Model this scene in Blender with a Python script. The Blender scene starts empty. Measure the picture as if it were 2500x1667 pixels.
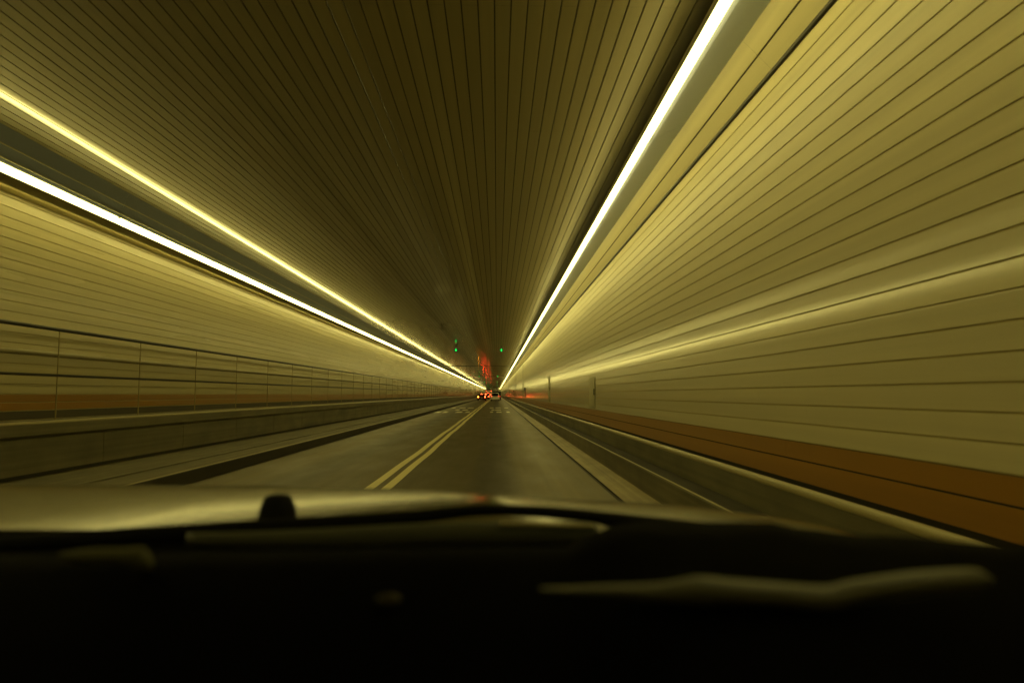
import bpy, math, random
from mathutils import Vector
random.seed(7)
S = bpy.context.scene
COL = S.collection
EYE = 1.45                      # the camera's height over the roadway

# ------------------------------------------------------------------ camera, world, exposure
cd = bpy.data.cameras.new('camera')
cam = bpy.data.objects.new('camera', cd)
COL.objects.link(cam)
cam.location = (0, 0, EYE)
cam.rotation_euler = (math.radians(90 + 4.41), 0, math.radians(-1.27))
cd.sensor_width = 36; cd.lens = 24.0
cd.clip_start = 0.05; cd.clip_end = 3000
cd.dof.use_dof = True; cd.dof.focus_distance = 45; cd.dof.aperture_fstop = 2.2
S.camera = cam

w = bpy.data.worlds.new('World'); S.world = w; w.use_nodes = True
wb = w.node_tree.nodes['Background']
wb.inputs['Color'].default_value = (0.02, 0.018, 0.01, 1)
wb.inputs['Strength'].default_value = 0.05

S.view_settings.view_transform = 'Standard'
S.view_settings.look = 'None'
S.view_settings.exposure = 0.0
S.view_settings.gamma = 1.0
S.view_settings.use_curve_mapping = False
S.cycles.max_bounces = 10
S.cycles.diffuse_bounces = 5
S.cycles.glossy_bounces = 4
S.cycles.sample_clamp_indirect = 6.0
S.cycles.blur_glossy = 0.3
S.cycles.use_light_tree = True
S.cycles.use_denoising = True

LAMP_COL = (1.0, 0.82, 0.23)
LAMP_STR = 15.0

# ------------------------------------------------------------------ materials
def mat(name, col, rough=0.5, metal=0.0, spec=0.5):
    m = bpy.data.materials.new(name); m.use_nodes = True
    b = m.node_tree.nodes['Principled BSDF']
    b.inputs['Base Color'].default_value = (*col, 1)
    b.inputs['Roughness'].default_value = rough
    b.inputs['Metallic'].default_value = metal
    b.inputs['Specular IOR Level'].default_value = spec
    return m

def emis(name, col, strength):
    m = bpy.data.materials.new(name); m.use_nodes = True
    nt = m.node_tree; nt.nodes.clear()
    o = nt.nodes.new('ShaderNodeOutputMaterial'); e = nt.nodes.new('ShaderNodeEmission')
    e.inputs['Color'].default_value = (*col, 1); e.inputs['Strength'].default_value = strength
    nt.links.new(e.outputs[0], o.inputs['Surface'])
    return m

class NT:
    """small helper to wire a node tree"""
    def __init__(s, m): s.m = m; s.t = m.node_tree; s.b = s.t.nodes['Principled BSDF']
    def n(s, typ, **kw):
        x = s.t.nodes.new(typ)
        for k, v in kw.items(): setattr(x, k, v)
        return x
    def l(s, a, b): s.t.links.new(a, b)
    def coords(s, scale):
        g = s.n('ShaderNodeNewGeometry'); v = s.n('ShaderNodeVectorMath', operation='MULTIPLY')
        v.inputs[1].default_value = scale; s.l(g.outputs['Position'], v.inputs[0]); return v.outputs[0]
    def noise(s, scale_vec, scale=1.0, detail=3, rough=0.55):
        x = s.n('ShaderNodeTexNoise'); x.inputs['Scale'].default_value = scale
        x.inputs['Detail'].default_value = detail; x.inputs['Roughness'].default_value = rough
        s.l(s.coords(scale_vec), x.inputs['Vector']); return x.outputs['Fac']
    def rng(s, v, a, b, c, d, smooth=False):
        x = s.n('ShaderNodeMapRange')
        if smooth: x.interpolation_type = 'SMOOTHSTEP'
        for i, k in zip((1, 2, 3, 4), (a, b, c, d)): x.inputs[i].default_value = k
        s.l(v, x.inputs[0]); return x.outputs[0]
    def mul(s, a, b, op='MULTIPLY'):
        x = s.n('ShaderNodeMath', operation=op)
        for i, k in enumerate((a, b)):
            if isinstance(k, (int, float)): x.inputs[i].default_value = k
            else: s.l(k, x.inputs[i])
        return x.outputs[0]
    def mix(s, f, a, b):
        x = s.n('ShaderNodeMix', data_type='RGBA')
        if isinstance(f, (int, float)): x.inputs[0].default_value = f
        else: s.l(f, x.inputs[0])
        for i, k in ((6, a), (7, b)):
            if isinstance(k, tuple): x.inputs[i].default_value = (*k, 1)
            else: s.l(k, x.inputs[i])
        return x.outputs[2]
    def scalecol(s, col, f):
        x = s.n('ShaderNodeVectorMath', operation='SCALE')
        if isinstance(col, tuple): x.inputs[0].default_value = col
        else: s.l(col, x.inputs[0])
        s.l(f, x.inputs['Scale']); return x.outputs[0]
    def bump(s, h, strength, dist):
        x = s.n('ShaderNodeBump'); x.inputs['Strength'].default_value = strength
        x.inputs['Distance'].default_value = dist; s.l(h, x.inputs['Height']); s.l(x.outputs[0], s.b.inputs['Normal'])

def panel_mat(name, col, rough, bump=0.35, stain=False, var=0.05, ceil=False, zone=None):
    m = mat(name, col, rough); t = NT(m)
    info = t.n('ShaderNodeObjectInfo')
    f = t.rng(info.outputs['Random'], 0, 1, 1 - var, 1 + var)
    streak = t.noise((9, 0.10, 9), 1.0, 4)               # washed-on grime running with the wash brushes
    f = t.mul(f, t.rng(streak, 0.3, 0.7, 0.90, 1.07))
    cloud = t.noise((0.9, 0.035, 0.9), 1.0, 4)
    f = t.mul(f, t.rng(cloud, 0.3, 0.7, 0.92, 1.05))
    c = t.scalecol(col, f)
    if stain:                                           # a seepage stain under the lamps far down the wall
        g = t.n('ShaderNodeNewGeometry'); sp = t.n('ShaderNodeSeparateXYZ'); t.l(g.outputs['Position'], sp.inputs[0])
        a = t.rng(sp.outputs[1], 46, 56, 0, 1, True); b = t.rng(sp.outputs[1], 72, 84, 1, 0, True)
        z = t.rng(sp.outputs[2], 3.1, 4.1, 0, 1, True)
        n = t.rng(t.noise((0.9, 0.3, 1.1), 1.0, 5, 0.6), 0.42, 0.62, 0, 1, True)
        k = t.mul(t.mul(t.mul(a, b), z), t.mul(n, 0.6))
        c = t.mix(k, c, (0.12, 0.09, 0.05))
    t.l(c, t.b.inputs['Base Color'])
    rr = t.rng(cloud, 0.3, 0.7, rough * 0.85, rough * 1.2)
    if zone:                                            # glossy enamel where the washing brushes reach, dull where they do not
        g2 = t.n('ShaderNodeNewGeometry'); s2 = t.n('ShaderNodeSeparateXYZ'); t.l(g2.outputs['Position'], s2.inputs[0])
        t.l(t.rng(s2.outputs[zone[0]], zone[1], zone[2], zone[3], 0.0, True), t.b.inputs['Coat Weight'])
        t.l(t.rng(cloud, 0.3, 0.7, *((0.065, 0.10) if ceil else (0.085, 0.13))), t.b.inputs['Coat Roughness'])
        t.b.inputs['Specular IOR Level'].default_value = zone[4]
    t.l(rr, t.b.inputs['Roughness'])
    t.bump(t.noise((0.35, 2.0, 0.35) if ceil else (3.0, 1.6, 3.0), 1.0, 3 if ceil else 4), bump, 0.004)
    return m

M = {}
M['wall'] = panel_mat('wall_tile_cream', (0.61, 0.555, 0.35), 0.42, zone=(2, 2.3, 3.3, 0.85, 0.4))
M['wall_left'] = panel_mat('wall_tile_cream_left', (0.55, 0.495, 0.30), 0.26, stain=True)
M['ceil'] = panel_mat('ceiling_enamel_dimmed', (0.225, 0.187, 0.078), 0.42, ceil=True, zone=(0, -2.6, 0.6, 0.9, 0.45))  # base darkened evenly, standing in for lens darkening overhead
M['orange'] = panel_mat('wall_tile_ochre', (0.33, 0.160, 0.012), 0.35)
M['base'] = panel_mat('wall_foot_dark', (0.05, 0.04, 0.018), 0.6)
M['grout'] = mat('joint_dark', (0.03, 0.025, 0.01), 0.9)
M['grout_wall'] = mat('joint_olive', (0.42, 0.36, 0.18), 0.9)
M['housing_left'] = mat('lamp_housing_shaded', (0.15, 0.18, 0.25), 0.5)  # darker copy of the housing, shade of its unlit upper face in the colour
M['housing'] = mat('lamp_housing_lit', (0.50, 0.58, 0.90), 0.40)  # paler copy of the housing, lamp light on its underside in the colour
M['rail'] = mat('rail_black', (0.015, 0.013, 0.008), 0.45)
M['post'] = mat('post_olive', (0.42, 0.36, 0.18), 0.6)
M['conduit'] = mat('conduit_painted', (0.30, 0.27, 0.16), 0.5)
M['lit_strip'] = mat('lit_strip_pale', (0.70, 0.60, 0.28), 0.3)
M['nosing'] = mat('nosing_pale', (0.42, 0.37, 0.20), 0.35)
M['lamp'] = emis('lamp_light', LAMP_COL, LAMP_STR)
M['lamp_right'] = emis('lamp_light_right', LAMP_COL, LAMP_STR * 0.84)
M['green'] = emis('signal_green', (0.02, 1.0, 0.12), 1.6)
M['black'] = mat('black_metal', (0.012, 0.012, 0.01), 0.5)

def concrete(name, col, rough, streak=0.25):
    m = mat(name, col, rough); t = NT(m)
    s1 = t.rng(t.noise((11, 0.12, 11), 1.0, 4), 0.3, 0.7, 1 - streak, 1 + streak)
    s2 = t.rng(t.noise((2.2, 0.9, 2.2), 1.0, 6), 0.3, 0.7, 0.75, 1.2)
    t.l(t.scalecol(col, t.mul(s1, s2)), t.b.inputs['Base Color'])
    t.bump(t.noise((30, 30, 30), 1.0, 4), 0.35, 0.004)
    return m
M['kerb'] = concrete('kerb_concrete', (0.13, 0.115, 0.06), 0.7)
M['kerb_dark'] = concrete('kerb_concrete_dark', (0.035, 0.03, 0.015), 0.8)  # darker tone of the kerb concrete
M['gutter'] = concrete('gutter_concrete', (0.32, 0.27, 0.14), 0.55)
M['walk'] = concrete('walkway_concrete', (0.17, 0.155, 0.09), 0.6)

def road_mat():
    m = mat('road_asphalt', (0.1, 0.09, 0.05), 0.5); t = NT(m)
    g = t.n('ShaderNodeNewGeometry'); sp = t.n('ShaderNodeSeparateXYZ'); t.l(g.outputs['Position'], sp.inputs[0])
    wob = t.rng(t.noise((0.0, 0.06, 0.0), 1.0, 3), 0, 1, -0.16, 0.16)
    x = t.mul(sp.outputs[0], wob, 'ADD')
    r = t.n('ShaderNodeValToRGB'); t.l(t.rng(x, -5.2, 2.3, 0, 1), r.inputs[0])
    def pos(v): return (v + 5.2) / 7.5
    cr = r.color_ramp; cr.interpolation = 'EASE'
    pts = [(-5.2, .55), (-4.9, 0.9), (-4.2, 1.0), (-3.55, .60), (-3.2, .52), (-2.75, .85), (-2.2, .95),
           (-1.5, .72), (-1.0, .80), (-0.52, .72), (-0.22, .36), (0.12, .40), (0.50, 1.0), (1.1, 1.15), (1.55, 1.0), (1.7, .8)]
    e = cr.elements
    e[0].position = pos(pts[0][0]); e[0].color = (pts[0][1],) * 3 + (1,)
    e[1].position = pos(pts[-1][0]); e[1].color = (pts[-1][1],) * 3 + (1,)
    for a, b in pts[1:-1]:
        k = e.new(pos(a)); k.color = (b, b, b, 1)
    s1 = t.rng(t.noise((7, 0.05, 1), 1.0, 4), 0.3, 0.7, 0.85, 1.12)
    s2 = t.rng(t.noise((1.5, 0.4, 1), 1.0, 7), 0.3, 0.7, 0.85, 1.12)
    bw = t.n('ShaderNodeRGBToBW'); t.l(r.outputs[0], bw.inputs[0])
    agg = t.rng(t.noise((60, 60, 1), 1.0, 3), 0.3, 0.7, 0.8, 1.2)
    f = t.mul(t.mul(t.mul(bw.outputs[0], s1), s2), agg)
    t.l(t.scalecol((0.135, 0.108, 0.040), f), t.b.inputs['Base Color'])
    t.l(t.rng(s2, 0.85, 1.12, 0.42, 0.6), t.b.inputs['Roughness'])
    t.bump(t.noise((45, 45, 1), 1.0, 4), 0.4, 0.004)
    return m
M['road'] = road_mat()

def paint_mat(name, col):
    m = mat(name, col, 0.5); t = NT(m)
    n = t.rng(t.noise((9, 2.0, 1), 1.0, 7, 0.65), 0.30, 0.45, 0.85, 1.0)
    t.l(t.scalecol(col, n), t.b.inputs['Base Color'])
    t.bump(t.noise((45, 45, 1), 1.0, 4), 0.3, 0.003)
    return m
M['paint_y'] = paint_mat('paint_yellow', (0.95, 0.86, 0.46))
M['paint_w'] = paint_mat('paint_white_worn', (0.85, 0.80, 0.62))

# ------------------------------------------------------------------ mesh helpers
def link(name, verts, faces, m, parent=None, smooth=False, mats=None, fm=None):
    me = bpy.data.meshes.new(name); me.from_pydata([tuple(v) for v in verts], [], faces)
    if mats:
        for k in mats: me.materials.append(k)
        me.polygons.foreach_set('material_index', fm)
    else: me.materials.append(m)
    if smooth: me.polygons.foreach_set('use_smooth', [True] * len(me.polygons))
    me.update()
    o = bpy.data.objects.new(name, me); COL.objects.link(o)
    if parent: o.parent = parent
    return o

def empty(name, loc=(0, 0, 0)):
    o = bpy.data.objects.new(name, None); o.empty_display_size = 0.2
    o.location = loc; COL.objects.link(o); return o

def tag(o, label=None, cat=None, group=None, kind=None):
    for k, v in (('label', label), ('category', cat), ('group', group), ('kind', kind)):
        if v: o[k] = v
    return o

Y0, Y1, SAG = -24.0, 600.0, 400.0
def path(y):
    """the bore runs straight, then bends gently left and climbs out of sight"""
    d = max(0.0, y - SAG)
    return -d * d / 5200.0, d * d / 2600.0
def stations(a, b, step_near=12.0):
    r = [a]; y = a
    while y < b - 1e-6:
        y = min(b, y + (step_near if y < SAG - 1 else 6.0)); r.append(y)
    return r
YS = stations(Y0, Y1)

def sweep(name, prof, m, parent=None, ys=YS, closed=False, flip=False, mats=None, seg=None, smooth=False):
    """extrudes a profile of (x, z over eye level) along the bore"""
    v, f = [], []; n = len(prof)
    for y in ys:
        ox, oz = path(y)
        for (x, z) in prof: v.append((x + ox, y, z + EYE + oz))
    cnt = n if closed else n - 1; fm = []
    for i in range(len(ys) - 1):
        for j in range(cnt):
            a = i * n + j; b = i * n + (j + 1) % n
            q = (a, b, b + n, a + n)
            f.append(q[::-1] if flip else q); fm.append(seg[j] if seg else 0)
    return link(name, v, f, m, parent, smooth, mats, fm if mats else None)

def course(name, a, b, nrm, m, parent, gap=0.013, proud=0.014, seg_len=6.0, phase=0.0, y_lo=Y0, y_hi=Y1, e=0.0035):
    """one course of panels between profile points a and b, in lengths with a fine butt joint, edges eased"""
    ax, az = a; bx, bz = b
    L = math.hypot(bx - ax, bz - az); ux, uz = (bx - ax) / L, (bz - az) / L
    g = gap / 2
    P = [(ax + ux * g, az + uz * g), (ax + ux * g, az + uz * g), (ax + ux * (g + e), az + uz * (g + e)),
         (bx - ux * (g + e), bz - uz * (g + e)), (bx - ux * g, bz - uz * g), (bx - ux * g, bz - uz * g)]
    off = [0, proud - e * 0.6, proud, proud, proud - e * 0.6, 0]
    P = [(p[0] + nrm[0] * o, p[1] + nrm[1] * o) for p, o in zip(P, off)]
    v, f = [], []
    y = y_lo + phase
    while y < y_hi - 0.5:
        ye = min(y + seg_len, y_hi)
        base = len(v)
        for yy in (y + 0.0007, ye - 0.001):
            ox, oz = path(yy)
            for (x, z) in P: v.append((x + ox, yy, z + EYE + oz))
        for j in range(5): f.append((base + j, base + j + 1, base + j + 7, base + j + 6))
        y = ye
    return link(name, v, f, m, parent)

ROW = 0.1523
# ------------------------------------------------------------------ the roadway
rd = sweep('road', [(-5.02, -1.45), (-3.4, -1.45), (-1.8, -1.45), (0, -1.45), (1.66, -1.45)], M['road'], flip=True)
tag(rd, kind='structure')
base = sweep('ground', [(-7.6, -1.9), (3.1, -1.9)], M['kerb_dark'], flip=True); tag(base, kind='structure')

def wobble_strip(name, xc, wd, y0, y1, m, lift):
    v, f = [], []; y = y0; i = 0
    while y <= y1 + 1e-6:
        ox, oz = path(y)
        dx = 0.012 * math.sin(y * 0.45) + 0.008 * math.sin(y * 1.13 + 1)
        v += [(xc + dx - wd / 2 + ox, y, lift + oz), (xc + dx + wd / 2 + ox, y, lift + oz)]
        if i: f.append((2 * i - 2, 2 * i - 1, 2 * i + 1, 2 * i))
        y += 1.0 if y < 60 else 4.0; i += 1
    return link(name, v, f, m)
for k, xc in enumerate((-1.955, -1.690)):
    s = wobble_strip('lane_line', xc, 0.150, -10, 590, M['paint_y'], 0.005)
    tag(s, kind='structure', label=('left' if k == 0 else 'right') + ' stripe of the double yellow line down the middle of the road')

# worn white cross marks across both lanes
for (yy, xs) in ((54.0, [(-4.75, .65), (-4.15, .5), (-3.05, .75), (-2.35, .5), (-.42, .35), (.18, .62), (.92, .40)]),
                 (61.5, [(-3.6, .55), (-2.9, .75), (-.35, .4), (.12, .8)]),
                 (71.0, [(-4.55, .5), (-3.6, .9), (-2.75, .9), (-.55, .6), (.15, .85), (1.0, .6)])):
    for (xc, wd) in xs:
        wd *= 0.72
        v = [(xc - wd / 2, yy, 0.004), (xc + wd / 2, yy, 0.004), (xc + wd / 2 * .8, yy + 3.6, 0.004), (xc - wd / 2 * .9, yy + 3.6, 0.004)]
        o = link('road_mark', v, [(0, 1, 2, 3)], M['paint_w']); tag(o, kind='structure')

# ------------------------------------------------------------------ right kerb and gutter
g = sweep('gutter', [(1.66, -1.45), (1.662, -1.475), (1.725, -1.475), (1.727, -1.446), (2.17, -1.436)], None, flip=True,
          mats=[M['kerb_dark'], M['gutter']], seg=[0, 0, 0, 1])
tag(g, kind='structure')
rk = empty('kerb'); tag(rk, 'low dark concrete kerb and ledge along the foot of the right wall', 'kerb')
sweep('kerb_face', [(2.17, -1.436), (2.172, -1.115), (2.185, -1.10)], M['kerb'], rk, flip=True)
sweep('kerb_edge', [(2.185, -1.10), (2.215, -1.098)], M['nosing'], rk, flip=True)
sweep('kerb_top', [(2.215, -1.098), (2.48, -1.10)], M['kerb_dark'], rk, flip=True)
sweep('ledge_face', [(2.48, -1.10), (2.46, -0.82)], M['walk'], rk, flip=True)
sweep('ledge_nosing', [(2.46, -0.82), (2.435, -0.815), (2.428, -0.800), (2.428, -0.768), (2.438, -0.752), (2.47, -0.748)], M['nosing'], rk, flip=True, smooth=True)
sweep('ledge_top', [(2.47, -0.748), (2.49, -0.752), (2.50, -0.80), (2.535, -0.80)], M['kerb_dark'], rk, flip=True)

# ------------------------------------------------------------------ left kerb and raised walkway
lk = empty('walkway'); tag(lk, 'raised concrete service walkway with stepped kerb along the left wall', 'walkway')
sweep('kerb_face', [(-5.02, -1.45), (-5.03, -1.26), (-5.045, -1.245)], M['kerb_dark'], lk)
sweep('kerb_edge', [(-5.045, -1.245), (-5.13, -1.243)], M['gutter'], lk)
sweep('kerb_top', [(-5.13, -1.243), (-5.62, -1.235)], M['kerb'], lk)
sweep('drain_edge', [(-5.62, -1.235), (-5.625, -1.26), (-5.70, -1.26), (-5.705, -1.225), (-5.76, -1.222)], M['walk'], lk)
sweep('kerb_shelf', [(-5.76, -1.222), (-6.70, -1.19)], M['kerb'], lk)
sweep('walkway_seam', [(-6.70, -1.19), (-6.71, -1.24), (-6.76, -1.24), (-6.76, -1.15)], M['kerb_dark'], lk)
# the front of the walkway is built of cast panels
PL = 3.0
y = Y0
me_face = None
front = []
def boxv(x0, x1, y0, y1, z0, z1):
    return [(x0, y0, z0), (x1, y0, z0), (x1, y1, z0), (x0, y1, z0), (x0, y0, z1), (x1, y0, z1), (x1, y1, z1), (x0, y1, z1)]
BOXF = [(0, 3, 2, 1), (4, 5, 6, 7), (0, 1, 5, 4), (1, 2, 6, 5), (2, 3, 7, 6), (3, 0, 4, 7)]
sweep('walkway_core', [(-6.80, -1.30), (-6.80, -0.60)], M['kerb_dark'], lk)
while y < 300:
    if me_face is None:
        v = boxv(-6.80, -6.76, 0, PL - 0.012, -1.15 + EYE, -0.60 + EYE)
        me_face = link('walkway_panel', v, BOXF, M['walk'], lk); me_face.location.y = y
    else:
        c = me_face.copy(); COL.objects.link(c); c.location.y = y; c.parent = lk
    y += PL
sweep('walkway_face', [(-6.762, -1.15), (-6.762, -0.60)], M['walk'], lk, ys=stations(y, Y1))
sweep('walkway_edge', [(-6.80, -0.60), (-6.64, -0.60), (-6.625, -0.585), (-6.625, -0.43), (-6.635, -0.412), (-6.66, -0.405)], M['walk'], lk)
sweep('walkway_nosing', [(-6.625, -0.43), (-6.618, -0.42), (-6.622, -0.398), (-6.65, -0.392), (-6.70, -0.392)], M['nosing'], lk)
sweep('walkway_top', [(-6.70, -0.394), (-7.20, -0.394)], M['walk'], lk)

# ------------------------------------------------------------------ walls
XR, XL = 2.55, -7.20
wr = sweep('tunnel_wall', [(XR, -0.82), (XR, 2.955)], M['grout_wall'], flip=True)
tag(wr, 'right tunnel wall of cream horizontal panels over an ochre band, close beside the lane', 'wall')
z = -0.745
sweep('backing', [(XR - 0.001, -0.82), (XR - 0.001, -0.40)], M['grout'], wr, flip=True)
rows = [(-0.735, -0.552, 'orange'), (-0.552, -0.398, 'orange')]
z = -0.398
k = 0
while z < 2.94:
    rows.append((z, min(z + ROW, 2.955), 'wall')); z += ROW
rows = [r for r in rows if r[1] - r[0] > 0.05]
for i, (a, b, mm) in enumerate(rows):
    course('panel', (XR, a), (XR, b), (-1, 0), M[mm], wr, phase=0.0 if i % 2 else -3, proud=0.008, e=0.001)

wl = sweep('tunnel_wall', [(XL, -0.42), (XL, 3.02)], M['grout_wall'])
tag(wl, 'left tunnel wall of cream horizontal panels behind the railed walkway', 'wall')
rows = [(-0.39, -0.25, 'base'), (-0.25, -0.125, 'orange'), (-0.125, 0.0, 'orange')]
z = 0.0
while z < 3.0:
    rows.append((z, min(z + ROW, 3.02), 'wall_left')); z += ROW
rows = [r for r in rows if r[1] - r[0] > 0.05]
for i, (a, b, mm) in enumerate(rows):
    course('panel', (XL, a), (XL, b), (1, 0), M[mm], wl, phase=0.0 if i % 2 else -3, proud=0.009)

# ------------------------------------------------------------------ ceiling and its two chamfers
ZC = 3.56; CXR, CXL = 1.96, -6.60
ce = sweep('ceiling', [(XR, 2.955), (CXR, ZC), (CXL, ZC), (XL, 3.02)], M['grout'], flip=True)
tag(ce, kind='structure')
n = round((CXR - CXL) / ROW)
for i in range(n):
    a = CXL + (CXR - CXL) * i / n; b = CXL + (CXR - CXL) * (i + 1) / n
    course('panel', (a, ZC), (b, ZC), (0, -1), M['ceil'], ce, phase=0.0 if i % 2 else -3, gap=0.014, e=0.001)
def chamfer(p, q, nn, side):
    L = math.hypot(q[0] - p[0], q[1] - p[1]); nrm = (-(q[1] - p[1]) / L * side, (q[0] - p[0]) / L * side)
    for i in range(nn):
        a = (p[0] + (q[0] - p[0]) * i / nn, p[1] + (q[1] - p[1]) * i / nn)
        b = (p[0] + (q[0] - p[0]) * (i + 1) / nn, p[1] + (q[1] - p[1]) * (i + 1) / nn)
        course('panel', a, b, nrm, M['wall'], ce, gap=0.016)
chamfer((XR, 2.955), (CXR, ZC), 4, 1)
chamfer((XL, 3.02), (CXL, ZC), 4, -1)
co = sweep('lit_strip', [(XL + .012, 2.955), (XL + .14, 2.955), (XL + .155, 2.968), (XL + .155, 2.995), (XL + .02, 3.045)], M['lit_strip'], ce)  # added ledge, pale colour standing in for the lamp-lit strip of chamfer
# dark cable tray line where the right wall meets the chamfer
ct = sweep('conduit', [(2.535, 2.93), (2.515, 2.935), (2.507, 2.955), (2.515, 2.975), (2.535, 2.98)], M['rail'], flip=True, smooth=True)
tag(ct, 'black cable conduit running along the top edge of the right wall', 'conduit')
cl = sweep('conduit', [(-7.185, 0.60), (-7.14, 0.605), (-7.125, 0.64), (-7.14, 0.675), (-7.185, 0.68)], M['conduit'], smooth=True)
tag(cl, 'drab painted conduit on the left wall between the two walkway rails', 'conduit')
# cross joints of the ceiling
for yy, wd in ((86, .22), (133, .3), (176, .3), (225, .35), (280, .4), (340, .4)):
    v = boxv(CXL + .05, CXR - .05, yy, yy + wd, ZC + EYE - 0.045, ZC + EYE - 0.012)
    link('joint_strip', v, BOXF, M['rail'], ce)

# ------------------------------------------------------------------ luminaires: one every 4 m in two rows
FL = 4.0
def lum_proto(name, prof_h, prof_t, mirror, ribs=()):
    """housing and tube for one luminaire, local y 0..FL"""
    def ext(nm, prof, m, y0, y1, parent, smooth=False):
        n = len(prof)
        v = [(x, yy, z + EYE) for yy in (y0, y1) for (x, z) in prof]
        f = [(j, (j + 1) % n, n + (j + 1) % n, n + j) for j in range(n)] + [tuple(range(n - 1, -1, -1)), tuple(range(n, 2 * n))]
        if mirror: f = [q[::-1] for q in f]
        return link(nm, v, f, m, parent, smooth)
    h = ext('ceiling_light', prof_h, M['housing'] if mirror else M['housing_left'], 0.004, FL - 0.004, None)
    for q in ribs: ext('rib', q, M['conduit'], 0.004, FL - 0.004, h)
    ext('lens', prof_t, M['lamp_right' if mirror else 'lamp'], 0.05, FL - 0.05, h)
    return h
def tube(cx, cz, r, ang, squash=0.62, n=9):
    """half-round lens bulging towards ang from the point cx, cz"""
    pts = []
    for i in range(n):
        t = -math.pi / 2 + math.pi * i / (n - 1)
        u, s = math.cos(t) * r * squash, math.sin(t) * r
        pts.append((cx + u * math.cos(ang) - s * math.sin(ang), cz + u * math.sin(ang) + s * math.cos(ang)))
    return pts
def ring0(cx, cz, r, n=12): return [(cx + r * math.cos(2 * math.pi * i / n), cz + r * math.sin(2 * math.pi * i / n)) for i in range(n)]
# left: front at (-6.71, 3.06)
hl = [(-6.93, 3.255), (-6.81, 3.045), (-6.77, 3.015), (-6.665, 3.115), (-6.655, 3.16), (-6.52, 3.545), (-6.61, 3.545)]
pl = lum_proto('ceiling_light', hl, tube(-6.715, 3.065, 0.056, math.radians(-42), 1.1), False,
               [[(-6.655, 3.165), (-6.642, 3.165), (-6.638, 3.18), (-6.652, 3.182)], [(-6.60, 3.325), (-6.585, 3.322), (-6.581, 3.335), (-6.596, 3.338)]])
# right: front at (1.754, 3.06)
hr = [(2.272, 3.245), (1.90, 3.085), (1.80, 3.065), (1.745, 3.09), (1.79, 3.12), (1.965, 3.475), (2.03, 3.47)]
pr = lum_proto('ceiling_light', hr, ring0(1.768, 3.030, 0.043), True)
def tag_lum(o, side):
    if side < 0: tag(o, 'long grey strip light burning white in the row over the left walkway', 'light', 'strip lights over the left wall')
    else: tag(o, 'long grey strip light burning white in the row over the right wall', 'light', 'strip lights over the right wall')
for proto, side in ((pl, -1), (pr, 1)):
    kids = list(proto.children); yy = Y0; first = True
    while yy < Y1 - FL - 60:
        if first: o = proto; first = False
        else:
            o = proto.copy(); COL.objects.link(o)
            for c in kids:
                d = c.copy(); COL.objects.link(d); d.parent = o
        ox, oz = path(yy); ox2, oz2 = path(yy + FL)
        o.location = (ox, yy, oz); o.rotation_euler = (math.atan2(oz2 - oz, FL), 0, -math.atan2(ox2 - ox, FL))
        tag_lum(o, side); yy += FL

# ------------------------------------------------------------------ walkway railing
rl = empty('railing'); tag(rl, 'black two-bar railing with posts along the left walkway edge', 'railing')
def ring(cx, cz, r, n=8): return [(cx + r * math.cos(2 * math.pi * i / n), cz + r * math.sin(2 * math.pi * i / n)) for i in range(n)]
sweep('rail', ring(-6.72, 0.985, 0.030), M['rail'], rl, closed=True, smooth=True)
sweep('rail', ring(-6.72, 0.285, 0.020), M['rail'], rl, closed=True, smooth=True)
pv = boxv(-6.728, -6.715, 0, 0.014, -0.39 + EYE, 0.985 + EYE)
p0 = link('post', pv, BOXF, M['post'], rl)
yy = Y0 + 1; first = True
while yy < 470:
    o = p0 if first else p0.copy()
    if not first: COL.objects.link(o); o.parent = rl
    first = False
    ox, oz = path(yy); o.location = (ox, yy, oz); yy += 2.4

# ------------------------------------------------------------------ lane control signals
def signal(x, y, label, arrow=True):
    r = empty('lane_signal', (x, y, 0)); tag(r, label, 'signal', 'green lane signals under the ceiling')
    s = 0.12
    z0 = 3.22 + EYE
    v = boxv(-s, s, 0, 0.10, z0 - s, z0 + s); link('housing', v, BOXF, M['black'], r)
    v = boxv(-0.015, 0.015, 0.03, 0.06, z0 + s, ZC + EYE - 0.01); link('bracket', v, BOXF, M['black'], r)
    a = s * 0.78; yq = -0.006
    v = [(-.035, yq, z0 + a), (.035, yq, z0 + a), (.035, yq, z0 - .01), (a, yq, z0 - .01), (0, yq, z0 - a), (-a, yq, z0 - .01), (-.035, yq, z0 - .01)]
    v += [(p[0], yq + 0.005, p[2]) for p in v]
    f = [(0, 1, 2, 3, 4, 5, 6), tuple(range(13, 6, -1))] + [(i, 7 + i, 7 + (i + 1) % 7, (i + 1) % 7) for i in range(7)]
    link('arrow', v, f, M['green'], r)
signal(0.33, 50, 'nearest green lane signal over the right lane')
signal(-3.0, 50, 'nearest green lane signal over the left lane')
signal(0.15, 124, 'second green lane signal over the right lane, ahead of the silver car')
signal(-3.2, 124, 'second green lane signal over the left lane, near the red ceiling reflections')
signal(0.10, 186, 'third green lane signal over the right lane')
signal(-3.4, 186, 'third green lane signal over the left lane')
signal(0.10, 267, 'fourth green lane signal over the right lane')
signal(-3.6, 267, 'fourth green lane signal over the left lane')
signal(-3.9, 344, 'farthest green lane signal, just over the queue of red lights')

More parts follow.
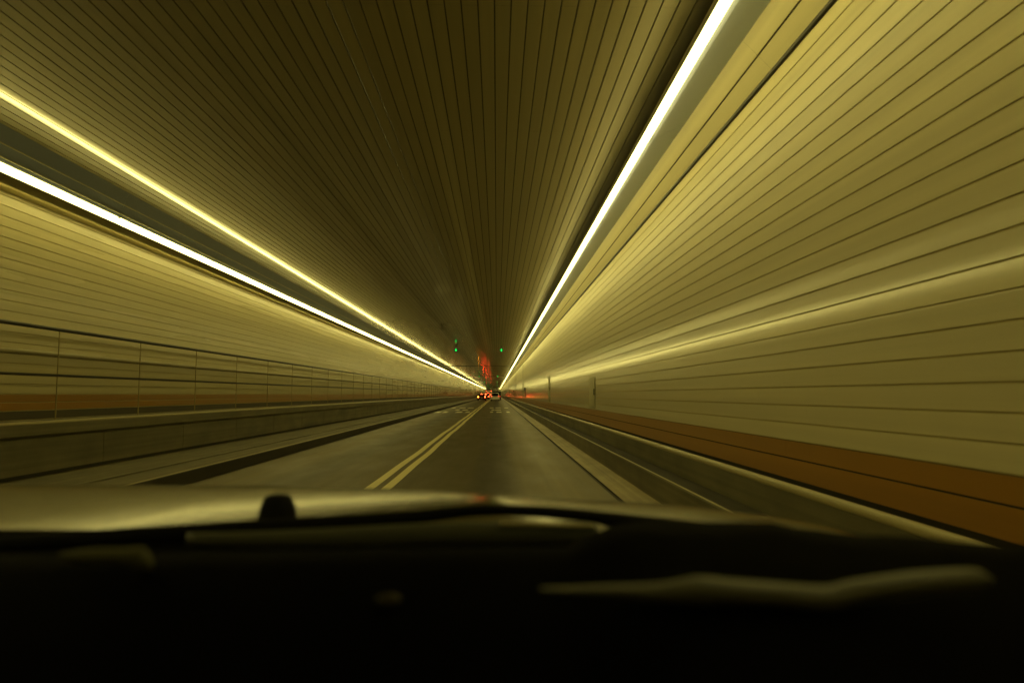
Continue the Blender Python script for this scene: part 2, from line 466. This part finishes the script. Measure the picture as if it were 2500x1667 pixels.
# ------------------------------------------------------------------ right wall fittings
M['cab'] = mat('cabinet_drab', (0.42, 0.40, 0.22), 0.4)
def cabinet(y, ln, z0, z1, label, x=XR - 0.014):
    r = empty('wall_cabinet', (x, y, 0)); tag(r, label, 'cabinet')
    link('frame', boxv(-0.006, 0, 0, ln, z0 + EYE, z1 + EYE), BOXF, M['cab'], r)
    link('door', boxv(-0.012, -0.006, 0.04, ln - 0.04, z0 + EYE + .04, z1 + EYE - .04), BOXF, M['cab'], r)
    link('handle', boxv(-0.028, -0.012, 0.08, 0.12, (z0 + z1) / 2 + EYE - .08, (z0 + z1) / 2 + EYE + .08), BOXF, M['rail'], r)
cabinet(17.6, 1.1, -0.34, 0.46, 'nearer flush drab niche door low on the right wall')
cabinet(32.6, 1.1, -0.38, 0.88, 'taller flush drab niche door farther along the right wall')
def call_box(y, label):
    r = empty('call_box', (XR - 0.014, y, 0)); tag(r, label, 'call box')
    link('box', boxv(-0.12, 0, 0, .28, .32 + EYE, .58 + EYE), BOXF, M['rail'], r)
    link('conduit', boxv(-0.04, 0, .12, .18, -0.38 + EYE, .32 + EYE), BOXF, M['rail'], r)
call_box(60.5, 'nearest small black call box on a conduit on the right wall')
call_box(100, 'farther small black call box on the right wall')
for yy, lb in ((66, 'nearest'), (90, 'middle'), (146, 'farthest')):
    o = link('pipe', boxv(XR - 0.045, XR - 0.012, yy, yy + .10, -0.38 + EYE, 2.93 + EYE), BOXF, M['conduit'])
    tag(o, lb + ' of three upright drab pipes running up the right wall', 'pipe')

# ------------------------------------------------------------------ traffic ahead
M['glass_dark'] = mat('car_glass', (0.01, 0.012, 0.012), 0.06)
M['tyre'] = mat('tyre_rubber', (0.012, 0.012, 0.012), 0.8)
M['rim'] = mat('wheel_rim', (0.30, 0.30, 0.30), 0.35, 0.9)
M['plate'] = mat('number_plate', (0.5, 0.48, 0.40), 0.5)
M['brake'] = emis('brake_lamp', (1.0, 0.06, 0.015), 34.0)
M['brake_amber'] = emis('amber_lamp', (1.0, 0.36, 0.03), 25.0)
M['tail'] = emis('tail_lamp', (1.0, 0.08, 0.03), 2.0)
M['bumper'] = mat('bumper_plastic', (0.03, 0.03, 0.028), 0.6)
def cyl(name, cx, cy, cz, r, wd, m, parent, n=20):
    v = []
    for sx in (-wd / 2, wd / 2):
        for i in range(n):
            a = 2 * math.pi * i / n; v.append((cx + sx, cy + r * math.cos(a), cz + r * math.sin(a)))
    f = [(i, (i + 1) % n, n + (i + 1) % n, n + i) for i in range(n)] + [tuple(range(n - 1, -1, -1)), tuple(range(n, 2 * n))]
    return link(name, v, f, m, parent)
def vehicle(x, y, w, L, H, belt, paint, label, cat='car', lamp='brake', lamp_z=None, lamp_h=.16, rake=0.22, sides=(-1, 1), hi=True, box=False):
    """rear at local y=0, nose at y=L; cross sections lofted along the length"""
    r = empty('van' if cat == 'van' else ('truck' if cat == 'truck' else 'car'), (x, y, 0)); tag(r, label, cat)
    # sections: (y, bottom z, belt z, top z, half width low, half width top)
    hw = w / 2
    if box:
        secs = [(0, .45, belt, H, hw, hw), (L * .72, .45, belt, H, hw, hw), (L * .73, .35, belt, H * .9, hw * .92, hw * .85), (L * .92, .35, belt, H * .86, hw * .92, hw * .8), (L, .35, belt * .8, belt * .95, hw * .9, hw * .85)]
    else:
        secs = [(0.02, .42, belt * .96, belt, hw * .93, hw * .90), (0.0, .40, belt, belt + .04, hw * .96, hw * .88), (rake, .30, belt, H - .05, hw, hw * .74),
                (rake + .25, .26, belt + .01, H, hw, hw * .76), (L * .55, .26, belt, H - .02, hw, hw * .76), (L * .74, .28, belt - .04, belt + .06, hw, hw * .82), (L * .95, .32, belt - .16, belt - .10, hw * .93, hw * .8), (L, .38, belt - .32, belt - .26, hw * .82, hw * .7)]
    v, f = [], []
    N = 10
    for (yy, zb, zt, zh, a, b) in secs:
        v += [(-a * .92, yy, zb), (-a, yy, zb + .14), (-a, yy, zt), (-b, yy, zh - .05), (-b + .10, yy, zh), (b - .10, yy, zh), (b, yy, zh - .05), (a, yy, zt), (a, yy, zb + .14), (a * .92, yy, zb)]
    for i in range(len(secs) - 1):
        for j in range(N):
            f.append((i * N + j, i * N + (j + 1) % N, (i + 1) * N + (j + 1) % N, (i + 1) * N + j))
    f.append(tuple(range(N - 1, -1, -1))); f.append(tuple(range((len(secs) - 1) * N, len(secs) * N)))
    b = link('body', v, f, paint, r)
    if not box:
        yb, yt = -0.012, rake - 0.012
        zb2, zt2 = belt + .06, H - .12; f1 = (zb2 - belt) / (H - belt); f2 = (zt2 - belt) / (H - belt)
        gw1, gw2 = hw * .84, hw * .68
        link('rear_window', [(-gw1, rake * f1 - .02, zb2), (gw1, rake * f1 - .02, zb2), (gw2, rake * f2 - .02, zt2), (-gw2, rake * f2 - .02, zt2),
                             (-gw1, rake * f1 + .01, zb2), (gw1, rake * f1 + .01, zb2), (gw2, rake * f2 + .01, zt2), (-gw2, rake * f2 + .01, zt2)], BOXF, M['glass_dark'], r)
        for s in (-1, 1):
            q = [(s * (hw * .985), rake + .2, belt + .05), (s * hw * .985, L * .60, belt + .05), (s * (hw * .80), L * .52, H - .13), (s * hw * .80, rake + .35, H - .13)]
            link('side_window', q + [(p[0] + s * .02, p[1], p[2]) for p in q], BOXF, M['glass_dark'], r)
    else:
        link('rear_door', boxv(-hw * .9, -.01, -.02, 0, .62, H - .12), BOXF, paint, r)
        link('rear_door', boxv(.01, hw * .9, -.02, 0, .62, H - .12), BOXF, paint, r)
    lz = lamp_z or belt - .10
    for s in sides:
        c = s * hw * .80
        lm = M['brake_amber'] if lamp == 'amber' and s < 0 else M[lamp if lamp != 'amber' else 'brake']
        link('tail_light', boxv(c - .09, c + .09, -.035, .03, lz - lamp_h / 2, lz + lamp_h / 2), BOXF, lm, r)
    if hi: link('brake_light', boxv(-.20, .20, -.03 + rake * .9, rake * .9, H - .10, H - .06), BOXF, M['brake' if lamp != 'tail' else 'glass_dark'], r)
    bp = link('bumper', boxv(-hw * .95, hw * .95, -.10, .05, .34, .58), BOXF, M['bumper'] if box else paint, r)
    link('licence_plate', boxv(-.16, .16, -.115, -.10, .62, .76) if box else boxv(-.16, .16, -.02, -.005, .66, .80), BOXF, M['plate'], r)
    rr = .34
    for yy in (.85, L - .85):
        for s in (-1, 1):
            t = cyl('wheel', s * (hw - .10), yy, rr, rr, .22, M['tyre'], r)
            cyl('rim', s * (hw + .012), yy, rr, rr * .6, .012, M['rim'], t, 12)
    return r
silver = mat('paint_silver', (0.80, 0.80, 0.70), 0.35, 0.0)
maroon = mat('paint_maroon', (0.10, 0.012, 0.008), 0.28)
dark = mat('paint_dark', (0.02, 0.02, 0.018), 0.35)
black_box = mat('truck_dark', (0.012, 0.011, 0.008), 0.6)
grey = mat('paint_grey', (0.12, 0.12, 0.11), 0.3)
white = mat('paint_white', (0.6, 0.58, 0.5), 0.3)
vehicle(-0.36, 148, 1.86, 4.8, 1.74, 1.00, silver, 'silver sport utility car ahead in the right lane, small red tail lights', lamp='tail', lamp_z=1.02, lamp_h=.22)
vehicle(-0.05, 168, 2.15, 6.0, 2.15, 1.2, black_box, 'dark box truck close in front of the silver car', 'truck', lamp='tail', lamp_z=.9, box=True, hi=False, sides=(1,))
vehicle(-3.32, 150, 1.84, 4.7, 1.55, 0.95, maroon, 'dark red car last in the left lane, brake lights glowing', lamp='amber', lamp_h=.20)
vehicle(-2.85, 178, 1.80, 4.5, 1.50, 0.92, dark, 'dark car second in the left lane queue, half hidden behind the red car', lamp='brake')
vehicle(-3.25, 203, 1.85, 4.6, 1.62, 0.98, grey, 'grey car third in the left lane queue', lamp='brake')
vehicle(-3.0, 236, 1.95, 5.2, 2.0, 1.15, white, 'pale van fourth in the left lane queue with a high red light', 'van', lamp='brake', lamp_z=1.3)
vehicle(-0.2, 262, 1.85, 4.6, 1.5, 0.95, grey, 'small grey car far ahead in the right lane beyond the truck', lamp='brake')
vehicle(-3.4, 285, 2.3, 7.0, 3.0, 1.3, white, 'tall pale box truck at head of the left lane queue', 'truck', lamp='brake', lamp_z=2.75, box=True, hi=False, lamp_h=.12)

# ------------------------------------------------------------------ the car that carries the camera
me_car = empty('car', (0, 0, 0))
tag(me_car, 'car one looks out of, dull bonnet and black dashboard across the bottom', 'car')
M['hood'] = mat('bonnet_paint', (0.085, 0.08, 0.045), 0.15, 0.0, 0.14)
th = NT(M['hood']); th.bump(th.noise((9, 5, 9), 1.0, 3), 0.12, 0.01)
M['dash'] = mat('dashboard_black', (0.0015, 0.0014, 0.0012), 0.8, spec=0.03)
td = NT(M['dash']); td.bump(td.noise((260, 260, 260), 1.0, 2), 0.3, 0.001)
M['leather'] = mat('dash_brown', (0.12, 0.07, 0.03), 0.65)
M['rubber'] = mat('rubber_black', (0.004, 0.004, 0.004), 0.75, spec=0.2)
M['satin'] = mat('satin_trim', (0.12, 0.122, 0.085), 0.45)
M['satin2'] = mat('satin_arm', (0.085, 0.088, 0.062), 0.5)

def interp(tab, x):
    if x <= tab[0][0]: return tab[0][1]
    for (a, b), (c, d) in zip(tab, tab[1:]):
        if x <= c:
            t = (x - a) / (c - a); t = t * t * (3 - 2 * t); return b + (d - b) * t
    return tab[-1][1]
def linterp(tab, x):
    if x <= tab[0][0]: return tab[0][1]
    for (a, b), (c, d) in zip(tab, tab[1:]):
        if x <= c: return b + (d - b) * (x - a) / (c - a)
    return tab[-1][1]
# bonnet
drop = [(-1.75, .22), (-1.55, .03), (-1.38, 0.0), (-.60, .005), (-.13, .020), (.21, .045), (.44, .058), (.67, .090), (.80, .15), (.92, .34)]
def hood_z(x, y):
    d = y - 1.1
    return -.207 + .053 * d - .123 * d * d - linterp(drop, x) * (0.55 + 0.45 * min(1.2, d / .8)) - (0.9 * max(0, y - 2.35) ** 2)
nx, ny = 56, 30
xs = [-1.75 + 2.67 * i / nx for i in range(nx + 1)]; yy_ = [1.08 + 1.62 * j / ny for j in range(ny + 1)]
v = [(x, y, hood_z(x, y) + EYE) for y in yy_ for x in xs]
f = [(j * (nx + 1) + i, j * (nx + 1) + i + 1, (j + 1) * (nx + 1) + i + 1, (j + 1) * (nx + 1) + i) for j in range(ny) for i in range(nx)]
hood = link('bonnet', v, f, M['hood'], me_car, smooth=True)
# cowl between bonnet and screen
cw = [(1.086, -.205), (1.075, -.236), (1.0, -.262), (.90, -.270), (.80, -.262)]
xs2 = [-1.6 + 2.4 * i / 20 for i in range(21)]
v = [(x, y, z - linterp(drop, x) * .6 + EYE) for (y, z) in cw for x in xs2]
f = [(j * 21 + i, (j + 1) * 21 + i, (j + 1) * 21 + i + 1, j * 21 + i + 1) for j in range(4) for i in range(20)]
link('cowl', v, f, M['rubber'], me_car, smooth=True)

def bar(name, pts, m, parent, n=12, cap=True):
    """rounded bar through (x, y, z, half height, half depth)"""
    v, f = [], []
    for (x, y, z, a, b) in pts:
        for i in range(n):
            t = 2 * math.pi * i / n; v.append((x, y + b * math.cos(t), z + EYE + a * math.sin(t)))
    for k in range(len(pts) - 1):
        for i in range(n):
            f.append((k * n + i, (k + 1) * n + i, (k + 1) * n + (i + 1) % n, k * n + (i + 1) % n))
    f.append(tuple(range(n))); f.append(tuple(range(len(pts) * n - 1, (len(pts) - 1) * n - 1, -1)))
    return link(name, v, f, m, parent, smooth=True)
def smoothpts(pts, k=6):
    out = []
    for i in range(len(pts) - 1):
        p0 = pts[max(0, i - 1)]; p1 = pts[i]; p2 = pts[i + 1]; p3 = pts[min(len(pts) - 1, i + 2)]
        for j in range(k):
            t = j / k
            out.append(tuple(0.5 * ((2 * b) + (-a + c) * t + (2 * a - 5 * b + 4 * c - d) * t * t + (-a + 3 * b - 3 * c + d) * t ** 3) for a, b, c, d in zip(p0, p1, p2, p3)))
    out.append(pts[-1]); return out
# wiper blade: a dark shallow arch across the foot of the screen (at y about 1.05)
bar('wiper_blade', smoothpts([(-.80, 1.05, -.226, .012, .008), (-.58, 1.05, -.213, .013, .008), (-.33, 1.05, -.200, .014, .008), (-.14, 1.05, -.186, .011, .008),
     (-.03, 1.05, -.175, .009, .008), (.06, 1.05, -.177, .009, .008), (.15, 1.05, -.186, .010, .008), (.27, 1.05, -.205, .016, .008), (.40, 1.05, -.225, .02, .008)]), M['rubber'], me_car)
bar('wiper_arm', smoothpts([(-.44, 1.0, -.206, .009, .006), (-.30, 1.0, -.206, .013, .007), (-.10, 1.0, -.200, .016, .008), (.03, 1.0, -.199, .016, .008), (.10, 1.0, -.199, .016, .008), (.139, 1.0, -.200, .015, .008), (.145, 1.0, -.200, .008, .006)]), M['satin2'], me_car)
bar('arm_edge', [(.005, .992, -.184, .002, .004), (.06, .992, -.1855, .003, .004), (.138, .992, -.188, .002, .004)], M['nosing'], me_car)
# washer nozzle: a black rounded knob standing on the bonnet edge
v, f = [], []; n = 20
prof = [(.040, -.235), (.039, -.205), (.036, -.188), (.031, -.176), (.026, -.168), (.016, -.1645), (.0, -.164)]
for (r_, z_) in prof:
    for i in range(n):
        t = 2 * math.pi * i / n; v.append((-.373 + r_ * .84 * math.cos(t), 1.19 + r_ * .7 * math.sin(t), z_ - .006 + EYE))
for k in range(len(prof) - 1):
    for i in range(n): f.append((k * n + i, k * n + (i + 1) % n, (k + 1) * n + (i + 1) % n, (k + 1) * n + i))
link('washer_nozzle', v, f, M['rubber'], me_car, smooth=True)
# dashboard
crest = [(-1.4, -.172), (-.50, -.168), (.08, -.163), (.115, -.142), (.15, -.137), (.30, -.138), (.335, -.146), (.40, -.153), (.58, -.165), (.80, -.185)]
lines = [(.84, -.10), (.80, -.02), (.75, 0.0), (.70, -.008), (.60, -.045), (.50, -.09), (.42, -.14), (.36, -.19), (.33, -.26), (.32, -.55)]
nx = 90; xs = [-1.45 + 2.25 * i / nx for i in range(nx + 1)]
v = [(x, y, interp(crest, x) * (1.0 if y > .6 else 1.0) + dz + EYE) for (y, dz) in lines for x in xs]
f = [(j * (nx + 1) + i, (j + 1) * (nx + 1) + i, (j + 1) * (nx + 1) + i + 1, j * (nx + 1) + i + 1) for j in range(len(lines) - 1) for i in range(nx)]
link('dashboard', v, f, M['dash'], me_car, smooth=True)
# satin trim on the right of the dash (y about 0.6)
bar('trim_strip', smoothpts([(.038, .60, -.1665, .001, .004), (.10, .60, -.1685, .005, .006), (.14, .60, -.170, .008, .008), (.175, .60, -.169, .0125, .010), (.20, .60, -.1700, .011, .010),
     (.24, .60, -.172, .010, .010), (.285, .60, -.176, .011, .010), (.315, .60, -.170, .0105, .010), (.37, .60, -.163, .010, .010), (.415, .60, -.1605, .009, .009), (.430, .60, -.161, .003, .005)]), M['satin'], me_car)
bar('vent_trim', smoothpts([(-.43, .70, -.160, .004, .005), (-.40, .70, -.161, .009, .008), (-.37, .70, -.161, .009, .008), (-.352, .70, -.164, .013, .008), (-.342, .70, -.168, .005, .005)]), mat('vent_olive', (.085, .085, .04), .6, 0, .2), me_car)
def dome(name, x, y, z, r, m):
    v, f = [], []; n = 16
    pr_ = [(r, 0), (r * .8, r * .25), (r * .45, r * .4), (0.0001, r * .45)]
    for (a, b) in pr_:
        for i in range(n):
            t = 2 * math.pi * i / n; v.append((x + a * math.cos(t), y + a * math.sin(t), z + b + EYE))
    for k in range(3):
        for i in range(n): f.append((k * n + i, k * n + (i + 1) % n, (k + 1) * n + (i + 1) % n, (k + 1) * n + i))
    link(name, v, f, m, me_car, smooth=True)
dome('sun_sensor', -.098, .64, -.186, .012, mat('sensor_lens', (.03, .025, .01), .6, 0, .1))
bar('dash_pad', smoothpts([(-1.0, .46, -.190 - .0, .008, .02), (-.45, .44, -.226, .008, .02), (-.1, .42, -.245, .008, .02), (.2, .42, -.255, .008, .02), (.6, .42, -.262, .008, .02)]), M['leather'], me_car)
# windscreen, pillars, roof, rear shell of the cabin
def slab(name, pts, th, m):
    a, b, c = (Vector(p) for p in pts[:3]); nn = (b - a).cross(c - a).normalized() * th
    v = [Vector(p) for p in pts] + [Vector(p) + nn for p in pts]; k = len(pts)
    f = [tuple(range(k - 1, -1, -1)), tuple(range(k, 2 * k))] + [(i, (i + 1) % k, k + (i + 1) % k, k + i) for i in range(k)]
    return link(name, v, f, m, me_car)
gm = bpy.data.materials.new('windscreen_glass'); gm.use_nodes = True
nt = gm.node_tree; nt.nodes.clear(); oo = nt.nodes.new('ShaderNodeOutputMaterial'); tb = nt.nodes.new('ShaderNodeBsdfTransparent')
tb.inputs['Color'].default_value = (.975, .985, .975, 1); nt.links.new(tb.outputs[0], oo.inputs['Surface'])
slab('windscreen', [(-1.5, .92, EYE - .25), (.80, .92, EYE - .25), (.66, .26, EYE + .27), (-1.36, .26, EYE + .27)], .005, gm)
slab('roof', [(-1.40, .26, EYE + .275), (.70, .26, EYE + .275), (.70, -2.2, EYE + .33), (-1.40, -2.2, EYE + .33)], .04, M['hood'])
slab('rear_panel', [(-1.40, -2.2, EYE + .33), (.70, -2.2, EYE + .33), (.78, -2.6, EYE - .9), (-1.5, -2.6, EYE - .9)], .04, M['dash'])
slab('floor_pan', [(-1.5, 1.0, EYE - .95), (.80, 1.0, EYE - .95), (.80, -2.6, EYE - .95), (-1.5, -2.6, EYE - .95)], .04, M['dash'])
for s, xo, xt in ((-1, -1.53, -1.39), (1, .83, .69)):
    slab('door', [(xo, .90, EYE - .95), (xo, -2.6, EYE - .95), (xo, -2.6, EYE - .22), (xo, .90, EYE - .22)], .03, M['hood'])
    bar_v = [(xo, .95, EYE - .26), (xo, .86, EYE - .26), (xt, .18, EYE + .27), (xt, .27, EYE + .27)]
    slab('pillar', bar_v, .05 * s, M['dash'])
